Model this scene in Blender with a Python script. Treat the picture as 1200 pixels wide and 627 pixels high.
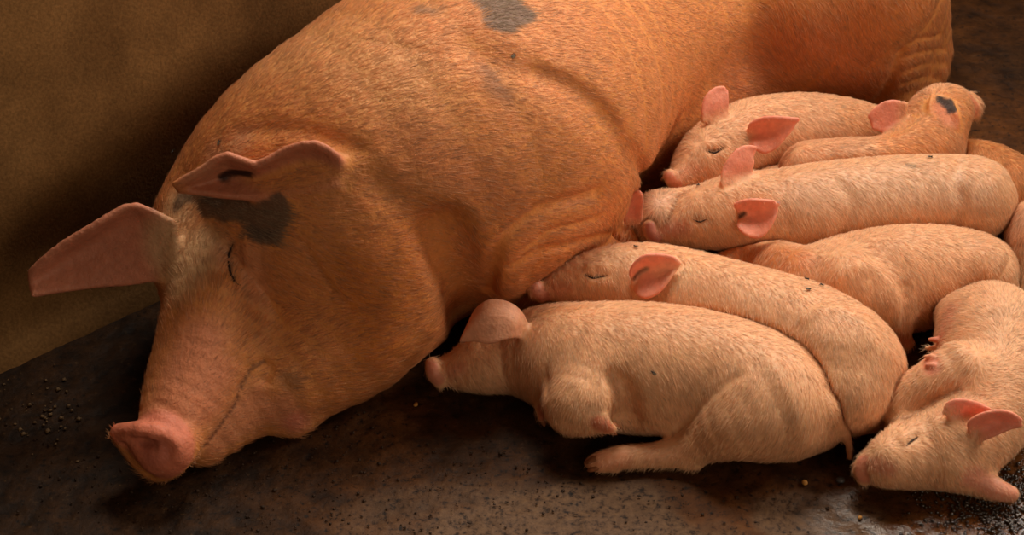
import bpy, math, time
import numpy as np

T0 = time.time()
for o in list(bpy.data.objects):
    bpy.data.objects.remove(o)
scene = bpy.context.scene
COL = scene.collection
f4 = np.float32
rng = np.random.default_rng(7)

# ------------------------------------------------------------------ camera
FPX = 2000.0
PITCH = math.radians(35)
DIST = 2.6
cam_d = bpy.data.cameras.new('camera')
cam = bpy.data.objects.new('camera', cam_d)
COL.objects.link(cam)
scene.camera = cam
cam_d.sensor_width = 36.0
cam_d.lens = 36.0 * FPX / 1200.0
cam_d.clip_start = 0.05
cam.location = (0.0, -DIST * math.cos(PITCH), DIST * math.sin(PITCH))
cam.rotation_euler = (math.pi / 2 - PITCH, 0, 0)
cam_d.dof.use_dof = True
cam_d.dof.focus_distance = 2.45
cam_d.dof.aperture_fstop = 9.0

# ------------------------------------------------------------------ light
def area(name, loc, target, size, size_y, power, col):
    d = bpy.data.lights.new(name, 'AREA')
    d.shape = 'RECTANGLE'
    d.size, d.size_y, d.energy, d.color = size, size_y, power, col
    o = bpy.data.objects.new(name, d)
    COL.objects.link(o)
    o.location = loc
    v = np.array(target, float) - np.array(loc, float)
    o.rotation_euler = (math.atan2(math.hypot(v[0], v[1]), -v[2]), 0, math.atan2(v[1], v[0]) - math.pi / 2)
    return o
area('skylight', (0.3, 0.9, 3.0), (0.05, 0.1, 0.1), 1.2, 0.9, 72, (1.0, 0.90, 0.76))
area('window_light', (1.9, 2.9, 2.9), (0.4, 0.0, 0.1), 2.2, 1.5, 100, (1.0, 0.95, 0.90))
area('side_opening', (2.7, 0.3, 2.0), (-0.3, 0.1, 0.4), 1.2, 0.7, 50, (1.0, 0.87, 0.72))
area('front_fill', (1.3, -2.7, 1.35), (0.3, 0.1, 0.2), 1.6, 1.1, 14, (1.0, 0.82, 0.62))  # fill added in front to brighten flanks and cheek; no doorway there
world = bpy.data.worlds.new('world')
scene.world = world
world.use_nodes = True
bg = world.node_tree.nodes['Background']
bg.inputs[0].default_value = (1.0, 0.62, 0.36, 1)
bg.inputs[1].default_value = 0.07
scene.view_settings.view_transform = 'Standard'
scene.view_settings.look = 'None'
scene.view_settings.gamma = 1.0
scene.view_settings.exposure = 0.0
scene.view_settings.use_curve_mapping = False

# ------------------------------------------------------------------ pixel <-> place helpers
CAM = np.array(cam.location, float)
FWD = np.array([0, math.cos(PITCH), -math.sin(PITCH)])
UPV = np.array([0, math.sin(PITCH), math.cos(PITCH)])
RGT = np.array([1.0, 0, 0])

def ray(px, py):
    return FWD + (px - 600) / FPX * RGT + (313.5 - py) / FPX * UPV

def at(px, py, z):
    """the place at height z that is seen at (px, py)"""
    d = ray(px, py)
    return CAM + d * ((z - CAM[2]) / d[2])

def depth_of(p):
    return float(np.dot(np.asarray(p) - CAM, FWD))

def ball(px, py, rpx, z=None, lift=0.0):
    """sphere of rpx pixels seen at (px,py); rests on the ground unless z is given"""
    if z is None:
        z = 0.1
        for _ in range(8):
            p = at(px, py, z)
            z = rpx * depth_of(p) / FPX * 0.94 + lift
    p = at(px, py, z)
    return p, rpx * depth_of(p) / FPX

# ------------------------------------------------------------------ noise
def _hash(i, j, k, s):
    n = (i * 374761393 + j * 668265263 + k * 2147483647 + s * 1274126177) & 0xffffffff
    n = ((n ^ (n >> 13)) * 1274126177) & 0xffffffff
    n = n ^ (n >> 16)
    return (n & 0xffff).astype(f4) / 65535.0

def noise3(P, freq, seed=0):
    Q = np.asarray(P, np.float64) * freq
    I = np.floor(Q).astype(np.int64)
    F = (Q - I).astype(f4)
    F = F * F * (3 - 2 * F)
    out = 0
    for dx in (0, 1):
        wx = F[:, 0] if dx else 1 - F[:, 0]
        for dy in (0, 1):
            wy = F[:, 1] if dy else 1 - F[:, 1]
            for dz in (0, 1):
                wz = F[:, 2] if dz else 1 - F[:, 2]
                out = out + wx * wy * wz * _hash(I[:, 0] + dx, I[:, 1] + dy, I[:, 2] + dz, seed)
    return out * 2 - 1

def fbm(P, freq, seed=0, octv=3):
    s, a, t = 0, 1.0, 0
    for o in range(octv):
        s = s + a * noise3(P, freq * 2 ** o, seed + o * 17)
        t += a
        a *= 0.5
    return s / t

# ------------------------------------------------------------------ body fields
BIG = 0.5

def smin(a, b, k):
    h = np.maximum(k - np.abs(a - b), 0) / k
    return np.minimum(a, b) - h * h * k * 0.25

def smax(a, b, k):
    h = np.maximum(k - np.abs(a - b), 0) / k
    return np.maximum(a, b) + h * h * k * 0.25

def catmull(nodes, n):
    """nodes: (m,d) -> smooth resample with n spans per node interval"""
    A = np.asarray(nodes, float)
    if len(A) < 3 or n <= 1:
        return A
    Q = np.vstack([2 * A[0] - A[1], A, 2 * A[-1] - A[-2]])
    out = []
    for i in range(len(A) - 1):
        p0, p1, p2, p3 = Q[i:i + 4]
        for t in np.arange(n) / n:
            out.append(0.5 * ((2 * p1) + (-p0 + p2) * t + (2 * p0 - 5 * p1 + 4 * p2 - p3) * t * t + (-p0 + 3 * p1 - 3 * p2 + p3) * t ** 3))
    out.append(A[-1])
    return np.array(out)

class Chain:
    def __init__(s, nodes, k, n=3, sub=False, squash=None, flow=True):
        A = catmull(nodes, n)
        s.A, s.k, s.sub, s.flow = A.astype(f4), k, sub, flow
        s.squash = squash
        m = k + 0.012
        s.lo = (A[:, :3] - A[:, 3:4]).min(0) - m
        s.hi = (A[:, :3] + A[:, 3:4]).max(0) + m

    def dist(s, P):
        out = None
        A = s.A
        if len(A) == 1:
            A = np.vstack([A, A + f4(1e-5)])
        for i in range(len(A) - 1):
            a, b = A[i, :3], A[i + 1, :3]
            ab = b - a
            L = max(float(ab @ ab), 1e-9)
            q = P - a
            t = np.clip((q @ ab) / L, 0, 1)
            q = q - t[:, None] * ab
            if s.squash is not None:
                ax, fac = s.squash
                q = q + np.outer(q @ ax, ax) * f4(1.0 / fac - 1)
            d = np.sqrt((q * q).sum(1)) - (A[i, 3] + t * (A[i + 1, 3] - A[i, 3]))
            if s.squash is not None:
                pass
            out = d if out is None else np.minimum(out, d)
        return out

class Patch:
    """thin curved sheet (an ear): grid of rows, each a list of 3-D points"""
    sub = False
    flow = True
    def __init__(s, grid, thick, k, n=3):
        G = np.array([catmull(r, n) for r in np.asarray(grid, float)])
        G = np.array([catmull(G[:, j], 3) for j in range(G.shape[1])]).transpose(1, 0, 2)
        s.G = G
        s.th, s.k = thick, k
        T = []
        for i in range(G.shape[0] - 1):
            for j in range(G.shape[1] - 1):
                a, b, c, d = G[i, j], G[i + 1, j], G[i + 1, j + 1], G[i, j + 1]
                T += [(a, b, c), (a, c, d)]
        s.T = np.array(T, f4)
        m = k + 0.012 + thick
        s.lo = G.reshape(-1, 3).min(0) - m
        s.hi = G.reshape(-1, 3).max(0) + m
        s.A = None

    def dist(s, P):
        out = np.full(len(P), 1e9, f4)
        for a, b, c in s.T:
            nrm = np.cross(b - a, c - a)
            L = np.linalg.norm(nrm)
            if L < 1e-10:
                continue
            nrm = nrm / L
            inside = np.ones(len(P), bool)
            dd = np.full(len(P), 1e9, f4)
            for u, v in ((a, b), (b, c), (c, a)):
                e = v - u
                q = P - u
                t = np.clip((q @ e) / max(float(e @ e), 1e-12), 0, 1)
                w = q - t[:, None] * e
                dd = np.minimum(dd, (w * w).sum(1))
                inside &= (q @ np.cross(nrm, e)) >= 0
            pl = ((P - a) @ nrm) ** 2
            dd = np.where(inside, pl, dd)
            out = np.minimum(out, dd)
        return np.sqrt(out) - f4(s.th)

class Groove:
    """shallow crease (depth > 0) or fold (depth < 0) along a polyline lying on the skin"""
    def __init__(s, pts, width, depth, n=4):
        A = catmull(pts, n)
        s.A, s.w, s.d = A.astype(f4), width, depth
        s.lo = A.min(0) - 3 * width
        s.hi = A.max(0) + 3 * width
        s.k = 0

    def apply(s, P, d):
        m = poly_dist(P, s.A)
        taper = 1.0
        return d + f4(s.d) * np.exp(-(m / s.w) ** 2) * taper

def poly_dist(P, A):
    A = np.asarray(A, f4)
    if len(A) == 1:
        return np.sqrt(((P - A[0]) ** 2).sum(1))
    out = None
    for i in range(len(A) - 1):
        a, ab = A[i], A[i + 1] - A[i]
        q = P - a
        t = np.clip((q @ ab) / max(float(ab @ ab), 1e-12), 0, 1)
        q = q - t[:, None] * ab
        d = (q * q).sum(1)
        out = d if out is None else np.minimum(out, d)
    return np.sqrt(out)

def inbox(P, lo, hi):
    return np.nonzero(((P >= lo.astype(f4)) & (P <= hi.astype(f4))).all(1))[0]

class Body:
    def __init__(s, name):
        s.name = name
        s.ops = []
        s.grooves = []
        s.paint = []
        s.ears = []
        s.claws = []
        s.lashes = []
        s.carvers = []
        s.marks = {}
        s.ground = True

    def chain(s, nodes, k=0.03, **kw):
        """nodes given as (px, py, radius px[, height])"""
        out = []
        lift = kw.pop('lift', 0.0)
        for nd in nodes:
            p, r = ball(*nd[:3], z=(nd[3] if len(nd) > 3 else None), lift=lift)
            out.append([*p, r])
        c = Chain(out, k, **kw)
        s.ops.append(c)
        s.last = c
        return c

    def bounds(s):
        lo = np.min([o.lo for o in s.ops if not o.sub], 0)
        hi = np.max([o.hi for o in s.ops if not o.sub], 0)
        return lo, hi

    def base(s, P, grooves=True):
        d = np.full(len(P), BIG, f4)
        for o in s.ops:
            i = inbox(P, o.lo, o.hi)
            if not len(i):
                continue
            q = o.dist(P[i])
            if o.sub:
                d[i] = smax(d[i], -q, o.k)
            else:
                d[i] = smin(d[i], q, o.k)
        if grooves:
            for g in s.grooves:
                i = inbox(P, g.lo, g.hi)
                if len(i):
                    d[i] = g.apply(P[i], d[i])
        return d

    def full(s, P):
        d = s.base(P)
        for c in s.carvers:
            lo, hi = c.bounds()
            i = inbox(P, lo, hi)
            if len(i):
                q = c.base(P[i], grooves=False)
                d[i] = smax(d[i], 0.0015 - q, 0.010)
        if s.ground:
            d = smax(d, 0.001 - P[:, 2], 0.012)
        return d

    def hit(s, px, py, carved=False):
        """where the line of sight through (px,py) meets the skin"""
        dr = ray(px, py)
        dr = dr / np.linalg.norm(dr)
        t = 1.2
        best = (9, None)
        fn = s.full if carved else s.base
        for _ in range(220):
            p = CAM + dr * t
            d = float(fn(np.array([p], f4))[0])
            if d < best[0]:
                best = (d, p)
            if d < 0.0006:
                return p
            t += max(min(d, 0.03) * 0.8, 0.0008)
            if t > 5:
                break
        return best[1]

    def hits(s, pts):
        return [s.hit(*p) for p in pts]

    def crease(s, pts, width_px, depth_px, n=4):
        H = s.hits(pts)
        sc = depth_of(H[0]) / FPX
        s.grooves.append(Groove(H, width_px * sc, depth_px * sc, n))
        return H

    def ear(s, rows, ref, thick=2.6, k=0.010, n=3, col=None):
        """rows of (px, py, px towards the camera) measured at the depth of ref (px,py) on the head"""
        p0 = s.hit(*ref)
        D = depth_of(p0)
        sc = D / FPX
        G = []
        for r in rows:
            G.append([CAM + ray(x, y) * (D - t * sc) for x, y, t in r])
        o = Patch(G, thick * sc, k, n)
        s.ops.append(o)
        s.ears.append((o, col if col is not None else PINK))
        return o

    def tint(s, pts, r_px, col, strength=1.0, soft=0.5, fur=None, warp=0.0, line=True, dirty=0.0):
        H = s.hits(pts)
        sc = depth_of(H[0]) / FPX
        s.paint.append((np.array(H if line else H), r_px * sc, col, strength, soft, fur, warp, line))

# ------------------------------------------------------------------ meshing (surface nets)
def surface_nets(body, h):
    lo, hi = body.bounds()
    lo = np.maximum(lo, [-9, -9, -0.02]) - h * 2
    hi = hi + h * 2
    B = 4
    n = np.ceil((hi - lo) / (h * B)).astype(int) + 1
    cx = [lo[a] + (np.arange(n[a]) + 0.5) * h * B for a in range(3)]
    C = np.stack(np.meshgrid(*cx, indexing='ij'), -1).reshape(-1, 3).astype(f4)
    cd = body.full(C).reshape(n)
    near = np.abs(cd) < h * B * 1.7
    N = n * B
    V = np.repeat(np.repeat(np.repeat(np.where(cd < 0, f4(-1), f4(1)), B, 0), B, 1), B, 2)
    mask = np.repeat(np.repeat(np.repeat(near, B, 0), B, 1), B, 2)
    idx = np.argwhere(mask)
    P = (lo + (idx + 0.5) * h).astype(f4)
    vals = np.empty(len(P), f4)
    for s in range(0, len(P), 400000):
        vals[s:s + 400000] = body.full(P[s:s + 400000])
    V[mask] = vals
    ins = V < 0
    c = [ins[i:N[0] - 1 + i, j:N[1] - 1 + j, k:N[2] - 1 + k] for i in (0, 1) for j in (0, 1) for k in (0, 1)]
    cnt = sum(x.astype(np.int8) for x in c)
    act = np.argwhere((cnt > 0) & (cnt < 8))
    cid = np.full((N[0] - 1, N[1] - 1, N[2] - 1), -1, np.int32)
    cid[act[:, 0], act[:, 1], act[:, 2]] = np.arange(len(act))
    off = np.array([(i, j, k) for i in (0, 1) for j in (0, 1) for k in (0, 1)])
    cv = np.stack([V[act[:, 0] + o[0], act[:, 1] + o[1], act[:, 2] + o[2]] for o in off], 1)
    acc = np.zeros((len(act), 3))
    num = np.zeros(len(act))
    for a in range(8):
        for b in range(a + 1, 8):
            if np.abs(off[a] - off[b]).sum() != 1:
                continue
            va, vb = cv[:, a], cv[:, b]
            m = (va < 0) != (vb < 0)
            t = np.where(m, va / np.where(m, va - vb, 1), 0)[:, None]
            acc += np.where(m[:, None], off[a] + t * (off[b] - off[a]), 0)
            num += m
    verts = lo + (act + 0.5 + acc / num[:, None]) * h
    quads = []
    for ax in range(3):
        sl0 = [slice(1, -1)] * 3
        sl1 = [slice(1, -1)] * 3
        sl0[ax] = slice(0, N[ax] - 1)
        sl1[ax] = slice(1, N[ax])
        a, b = ins[tuple(sl0)], ins[tuple(sl1)]
        e = np.argwhere(a != b)
        base = e + 1
        base[:, ax] -= 1
        flip = a[e[:, 0], e[:, 1], e[:, 2]]
        u, v = [(1, 2), (2, 0), (0, 1)][ax]
        def cell(du, dv):
            q = base.copy()
            q[:, u] -= du
            q[:, v] -= dv
            return cid[q[:, 0], q[:, 1], q[:, 2]]
        q = np.stack([cell(1, 1), cell(0, 1), cell(0, 0), cell(1, 0)], 1)
        q[~flip] = q[~flip][:, ::-1]
        quads.append(q)
    quads = np.vstack(quads)
    quads = quads[(quads >= 0).all(1)]
    # pull the vertices onto the skin
    verts = verts.astype(f4)
    nrm = None
    for it in range(2):
        d, g = grad(body, verts)
        step = np.clip(d, -h, h)
        verts = verts - g * step[:, None]
    d, g = grad(body, verts)
    # drop small loose shells
    verts, quads, g = keep_big(verts, quads, g)
    return verts, quads, g

def keep_big(verts, quads, g):
    lab = np.arange(len(verts))
    for _ in range(400):
        m = lab[quads].min(1)
        new = lab.copy()
        for c in range(4):
            np.minimum.at(new, quads[:, c], m)
        new = new[new]
        new = new[new]
        if (new == lab).all():
            break
        lab = new
    u, c = np.unique(lab, return_counts=True)
    keepv = lab == u[c.argmax()]
    qk = keepv[quads[:, 0]]
    remap = np.cumsum(keepv) - 1
    return verts[keepv], remap[quads[qk]], g[keepv]

def grad(body, P):
    e = f4(0.0012)
    d = body.full(P)
    g = np.stack([body.full(P + np.eye(3, dtype=f4)[a] * e) for a in range(3)], 1) - d[:, None]
    L = np.linalg.norm(g, axis=1) + 1e-9
    return d * np.clip(e / L, 0.3, 2.0), (g / L[:, None]).astype(f4)

def make_mesh(name, V, F, cols=None, smooth=True, attr=None):
    me = bpy.data.meshes.new(name)
    k = F.shape[1]
    me.vertices.add(len(V))
    me.vertices.foreach_set('co', np.asarray(V, f4).ravel())
    me.loops.add(F.size)
    me.loops.foreach_set('vertex_index', F.astype(np.int32).ravel())
    me.polygons.add(len(F))
    me.polygons.foreach_set('loop_start', (np.arange(len(F)) * k).astype(np.int32))
    me.polygons.foreach_set('use_smooth', np.full(len(F), smooth))
    if cols is not None:
        a = me.color_attributes.new('tone', 'FLOAT_COLOR', 'POINT')
        a.data.foreach_set('color', np.hstack([cols, np.ones((len(cols), 1))]).astype(f4).ravel())
    if attr:
        for nme, vals in attr.items():
            a = me.attributes.new(nme, 'FLOAT_VECTOR', 'POINT')
            a.data.foreach_set('vector', vals.astype(f4).ravel())
    me.update()
    return me

def link(name, me, mat=None, parent=None, **props):
    o = bpy.data.objects.new(name, me)
    COL.objects.link(o)
    if mat is not None:
        me.materials.append(mat)
    if parent is not None:
        o.parent = parent
    for a, b in props.items():
        o[a] = b
    return o

# ------------------------------------------------------------------ materials
def lin(c):
    return tuple((x / 255 / 12.92 if x / 255 <= 0.04045 else ((x / 255 + 0.055) / 1.055) ** 2.4) for x in c)

def new_mat(name):
    m = bpy.data.materials.new(name)
    m.use_nodes = True
    nt = m.node_tree
    return m, nt, nt.nodes['Principled BSDF'], nt.nodes.new, nt.links.new

def skin_mat(name, sss, rough, bump):
    m, nt, p, N, L = new_mat(name)
    a = N('ShaderNodeAttribute'); a.attribute_name = 'tone'
    co = N('ShaderNodeTexCoord')
    fl = N('ShaderNodeAttribute'); fl.attribute_name = 'flow_co'
    n1 = N('ShaderNodeTexNoise'); n1.inputs['Scale'].default_value = 90; n1.inputs['Detail'].default_value = 4
    L(co.outputs['Object'], n1.inputs['Vector'])
    n2 = N('ShaderNodeTexNoise'); n2.inputs['Scale'].default_value = 14; n2.inputs['Detail'].default_value = 5
    L(co.outputs['Object'], n2.inputs['Vector'])
    r = N('ShaderNodeMapRange'); r.inputs[1].default_value = 0.3; r.inputs[2].default_value = 0.7
    r.inputs[3].default_value = 0.88; r.inputs[4].default_value = 1.08
    L(n1.outputs[0], r.inputs[0])
    r2 = N('ShaderNodeMapRange'); r2.inputs[1].default_value = 0.3; r2.inputs[2].default_value = 0.7
    r2.inputs[3].default_value = 0.93; r2.inputs[4].default_value = 1.05
    L(n2.outputs[0], r2.inputs[0])
    mu = N('ShaderNodeMath'); mu.operation = 'MULTIPLY'
    L(r.outputs[0], mu.inputs[0]); L(r2.outputs[0], mu.inputs[1])
    v = N('ShaderNodeVectorMath'); v.operation = 'SCALE'
    L(a.outputs['Color'], v.inputs[0]); L(mu.outputs[0], v.inputs[3])
    L(v.outputs[0], p.inputs['Base Color'])
    p.inputs['Roughness'].default_value = rough
    p.inputs['Specular IOR Level'].default_value = 0.35
    p.inputs['Subsurface Weight'].default_value = sss
    p.inputs['Subsurface Radius'].default_value = (1.0, 0.32, 0.14)
    p.inputs['Subsurface Scale'].default_value = 0.012
    n3 = N('ShaderNodeTexNoise'); n3.inputs['Scale'].default_value = 260; n3.inputs['Detail'].default_value = 3
    L(co.outputs['Object'], n3.inputs['Vector'])
    b = N('ShaderNodeBump'); b.inputs['Strength'].default_value = bump; b.inputs['Distance'].default_value = 0.004
    L(n3.outputs[0], b.inputs['Height'])
    b2 = N('ShaderNodeBump'); b2.inputs['Strength'].default_value = bump; b2.inputs['Distance'].default_value = 0.008
    L(n1.outputs[0], b2.inputs['Height']); L(b.outputs[0], b2.inputs['Normal'])
    L(b2.outputs[0], p.inputs['Normal'])
    return m

def fur_mat():
    m, nt, p, N, L = new_mat('fur')
    a = N('ShaderNodeAttribute'); a.attribute_name = 'tone'
    L(a.outputs['Color'], p.inputs['Base Color'])
    p.inputs['Roughness'].default_value = 0.55
    p.inputs['Specular IOR Level'].default_value = 0.3
    t = N('ShaderNodeBsdfTranslucent')
    L(a.outputs['Color'], t.inputs['Color'])
    mx = N('ShaderNodeMixShader'); mx.inputs[0].default_value = 0.35
    L(p.outputs[0], mx.inputs[1]); L(t.outputs[0], mx.inputs[2])
    L(mx.outputs[0], nt.nodes['Material Output'].inputs['Surface'])
    return m

def plain(name, col, rough=0.6, spec=0.4, bump=0.0, scale=200):
    m, nt, p, N, L = new_mat(name)
    co = N('ShaderNodeTexCoord')
    n = N('ShaderNodeTexNoise'); n.inputs['Scale'].default_value = scale; n.inputs['Detail'].default_value = 4
    L(co.outputs['Object'], n.inputs['Vector'])
    r = N('ShaderNodeValToRGB')
    c = lin(col)
    r.color_ramp.elements[0].position = 0.3; r.color_ramp.elements[1].position = 0.7
    r.color_ramp.elements[0].color = (c[0] * .7, c[1] * .7, c[2] * .7, 1)
    r.color_ramp.elements[1].color = (min(c[0] * 1.2, 1), min(c[1] * 1.2, 1), min(c[2] * 1.2, 1), 1)
    L(n.outputs[0], r.inputs[0]); L(r.outputs[0], p.inputs['Base Color'])
    p.inputs['Roughness'].default_value = rough
    p.inputs['Specular IOR Level'].default_value = spec
    if bump:
        b = N('ShaderNodeBump'); b.inputs['Strength'].default_value = bump; b.inputs['Distance'].default_value = 0.002
        L(n.outputs[0], b.inputs['Height']); L(b.outputs[0], p.inputs['Normal'])
    return m

M_SOW = skin_mat('sow_skin', 0.12, 0.55, 0.25)
M_PIG = skin_mat('piglet_skin', 0.22, 0.50, 0.18)
M_FUR = fur_mat()
M_LASH = plain('lash', (38, 20, 12), 0.7)
M_HOOF = plain('hoof_horn', (150, 92, 58), 0.45, bump=0.3)

# ------------------------------------------------------------------ floor and walls
def smooth01(x):
    x = np.clip(x, 0, 1)
    return x * x * (3 - 2 * x)

W0 = at(0, 452, 0.0)
W1 = at(195, 362, 0.0)
wd = (W1 - W0) / np.linalg.norm(W1 - W0)
wn = np.array([wd[1], -wd[0], 0.0])           # towards the animals
W0 = W0 - wn * 0.05

def floor_height(P):
    return (0.0022 * fbm(P, 18, 3, 3) + 0.0016 * noise3(P, 75, 5) - 0.0016).astype(f4)

def build_floor():
    xs = np.linspace(-1.7, 1.7, 560)
    ys = np.linspace(-1.05, 2.3, 560)
    X, Y = np.meshgrid(xs, ys, indexing='ij')
    P = np.stack([X.ravel(), Y.ravel(), np.zeros(X.size)], 1).astype(f4)
    P[:, 2] = floor_height(P)
    i = np.arange(559)[:, None] * 560 + np.arange(559)[None]
    F = np.stack([i, i + 560, i + 561, i + 1], -1).reshape(-1, 4)
    def spot(px, py, rx, ry, soft=0.5, sd=0):
        c = at(px, py, 0)
        q = P - c
        d = np.sqrt((q[:, 0] / rx) ** 2 + (q[:, 1] / ry) ** 2) + 0.45 * fbm(P, 9, 40 + sd, 4)
        return smooth01((1 + soft / 2 - d) / soft)
    dry = np.maximum(spot(690, 650, 0.19, 0.12, 0.22), spot(960, 605, 0.08, 0.05, 0.3, 3))
    dry = np.maximum(dry, 0.5 * spot(560, 615, 0.16, 0.07, 0.4, 5))
    wet = np.maximum(spot(1195, 590, 0.12, 0.14, 0.4, 6), 0.85 * spot(1130, 625, 0.13, 0.05, 0.4, 8))
    wet = np.maximum(wet, 0.55 * spot(1040, 600, 0.12, 0.08, 0.6, 9))
    rust = np.clip(0.55 + 0.9 * fbm(P, 3.2, 60, 4), 0, 1)
    rust = rust * smooth01((P[:, 0] + 0.42) / 0.35)
    me = make_mesh('floor', P, F, np.stack([dry, wet, rust], 1))
    m, nt, p, N, L = new_mat('wet_dirty_floor')
    a = N('ShaderNodeAttribute'); a.attribute_name = 'tone'
    s = N('ShaderNodeSeparateColor'); L(a.outputs['Color'], s.inputs[0])
    co = N('ShaderNodeTexCoord')
    def noise(sc, det=6, rough=0.6):
        n = N('ShaderNodeTexNoise'); n.inputs['Scale'].default_value = sc
        n.inputs['Detail'].default_value = det; n.inputs['Roughness'].default_value = rough
        L(co.outputs['Object'], n.inputs['Vector']); return n
    def mixc(f, A, B):
        x = N('ShaderNodeMix'); x.data_type = 'RGBA'
        if isinstance(f, float): x.inputs[0].default_value = f
        else: L(f, x.inputs[0])
        for q, c in ((6, A), (7, B)):
            if isinstance(c, tuple): x.inputs[q].default_value = (*c, 1)
            else: L(c, x.inputs[q])
        return x.outputs[2]
    def ramp(src, lo, hi):
        r = N('ShaderNodeMapRange'); r.inputs[1].default_value = lo; r.inputs[2].default_value = hi
        L(src, r.inputs[0]); return r.outputs[0]
    na, nb, nc = noise(22), noise(110, 5, 0.7), noise(5)
    base = mixc(ramp(na.outputs[0], 0.35, 0.7), lin((26, 15, 7)), lin((62, 38, 18)))
    rusty = mixc(ramp(na.outputs[0], 0.3, 0.7), lin((62, 34, 12)), lin((122, 70, 26)))
    c1 = mixc(s.outputs[2], base, rusty)
    dryc = mixc(ramp(nb.outputs[0], 0.3, 0.72), lin((66, 45, 31)), lin((112, 84, 60)))
    c2 = mixc(s.outputs[0], c1, dryc)
    spk = ramp(nb.outputs[0], 0.60, 0.72)
    ml = N('ShaderNodeMath'); ml.operation = 'MULTIPLY'; ml.inputs[1].default_value = 0.5; L(spk, ml.inputs[0])
    c3 = mixc(ml.outputs[0], c2, lin((104, 76, 44)))
    dk = ramp(nb.outputs[0], 0.46, 0.33)
    c4 = mixc(dk, c3, lin((20, 13, 9)))
    L(c4, p.inputs['Base Color'])
    rr = N('ShaderNodeMapRange'); rr.inputs[3].default_value = 0.62; rr.inputs[4].default_value = 0.06
    L(s.outputs[1], rr.inputs[0])
    ra = N('ShaderNodeMath'); ra.operation = 'MULTIPLY_ADD'; ra.inputs[1].default_value = 0.35
    L(nc.outputs[0], ra.inputs[0]); L(rr.outputs[0], ra.inputs[2])
    sb = N('ShaderNodeMath'); sb.operation = 'SUBTRACT'; sb.inputs[1].default_value = 0.15; sb.use_clamp = True
    L(ra.outputs[0], sb.inputs[0]); L(sb.outputs[0], p.inputs['Roughness'])
    sp = N('ShaderNodeMapRange'); sp.inputs[3].default_value = 0.18; sp.inputs[4].default_value = 0.8
    L(s.outputs[1], sp.inputs[0]); L(sp.outputs[0], p.inputs['Specular IOR Level'])
    b = N('ShaderNodeBump'); b.inputs['Strength'].default_value = 0.8; b.inputs['Distance'].default_value = 0.0016
    L(nb.outputs[0], b.inputs['Height'])
    b2 = N('ShaderNodeBump'); b2.inputs['Strength'].default_value = 0.7; b2.inputs['Distance'].default_value = 0.008
    L(na.outputs[0], b2.inputs['Height']); L(b.outputs[0], b2.inputs['Normal'])
    L(b2.outputs[0], p.inputs['Normal'])
    link('floor', me, m, kind='structure')
build_floor()

def wall_mat():
    m, nt, p, N, L = new_mat('stained_concrete_wall')
    co = N('ShaderNodeTexCoord')
    n = N('ShaderNodeTexNoise'); n.inputs['Scale'].default_value = 7; n.inputs['Detail'].default_value = 9
    n.inputs['Roughness'].default_value = 0.62
    L(co.outputs['Object'], n.inputs['Vector'])
    r = N('ShaderNodeValToRGB')
    e = r.color_ramp.elements
    e[0].position, e[0].color = 0.25, (*lin((98, 68, 37)), 1)
    e[1].position, e[1].color = 0.75, (*lin((146, 106, 62)), 1)
    L(n.outputs[0], r.inputs[0])
    g = N('ShaderNodeTexNoise'); g.inputs['Scale'].default_value = 230; g.inputs['Detail'].default_value = 3
    L(co.outputs['Object'], g.inputs['Vector'])
    mr = N('ShaderNodeMapRange'); mr.inputs[1].default_value = 0.3; mr.inputs[2].default_value = 0.7
    mr.inputs[3].default_value = 0.78; mr.inputs[4].default_value = 1.18
    L(g.outputs[0], mr.inputs[0])
    v = N('ShaderNodeVectorMath'); v.operation = 'SCALE'
    L(r.outputs[0], v.inputs[0]); L(mr.outputs[0], v.inputs[3])
    L(v.outputs[0], p.inputs['Base Color'])
    p.inputs['Roughness'].default_value = 0.85
    p.inputs['Specular IOR Level'].default_value = 0.15
    b = N('ShaderNodeBump'); b.inputs['Strength'].default_value = 0.25; b.inputs['Distance'].default_value = 0.003
    L(g.outputs[0], b.inputs['Height']); L(b.outputs[0], p.inputs['Normal'])
    return m
M_WALL = wall_mat()

def wall(name, A, Bp, height, thick, seed):
    """rough plastered pen wall; front face runs from A to Bp"""
    A, Bp = np.array(A), np.array(Bp)
    d = (Bp - A); Ln = np.linalg.norm(d); d /= Ln
    nrm = np.array([d[1], -d[0], 0])
    nu, nv = int(Ln / 0.02), int(height / 0.02)
    u = np.linspace(0, Ln, nu); v = np.linspace(-0.02, height, nv)
    U, Vv = np.meshgrid(u, v, indexing='ij')
    P = A + U.ravel()[:, None] * d + np.outer(Vv.ravel(), [0, 0, 1])
    bump = 0.006 * fbm(P, 3, seed, 3) + 0.0015 * noise3(P, 22, seed + 9)
    # rounded top edge, slight flare where wall meets the floor
    e = np.clip((Vv.ravel() - (height - 0.03)) / 0.03, 0, 1)
    fl = np.clip((0.05 - Vv.ravel()) / 0.05, 0, 1)
    P = P + (bump - 0.02 * e ** 2 + 0.025 * fl ** 2)[:, None] * nrm
    Pb = A - nrm * thick + U.ravel()[:, None] * d + np.outer(Vv.ravel(), [0, 0, 1]) + (0.02 * e ** 2)[:, None] * nrm
    n = nu * nv
    i = np.arange(nu - 1)[:, None] * nv + np.arange(nv - 1)[None]
    q = np.stack([i, i + nv, i + nv + 1, i + 1], -1).reshape(-1, 4)
    F = [q, q[:, ::-1] + n]
    t = np.arange(nu - 1) * nv + nv - 1
    F.append(np.stack([t, t + nv, t + nv + n, t + n], 1))
    for k in (0, (nu - 1) * nv):
        s = k + np.arange(nv - 1)
        w = np.stack([s, s + 1, s + 1 + n, s + n], 1)
        F.append(w if k == 0 else w[:, ::-1])
    me = make_mesh(name, np.vstack([P, Pb]), np.vstack(F))
    return link(name, me, M_WALL, kind='structure')

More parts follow.
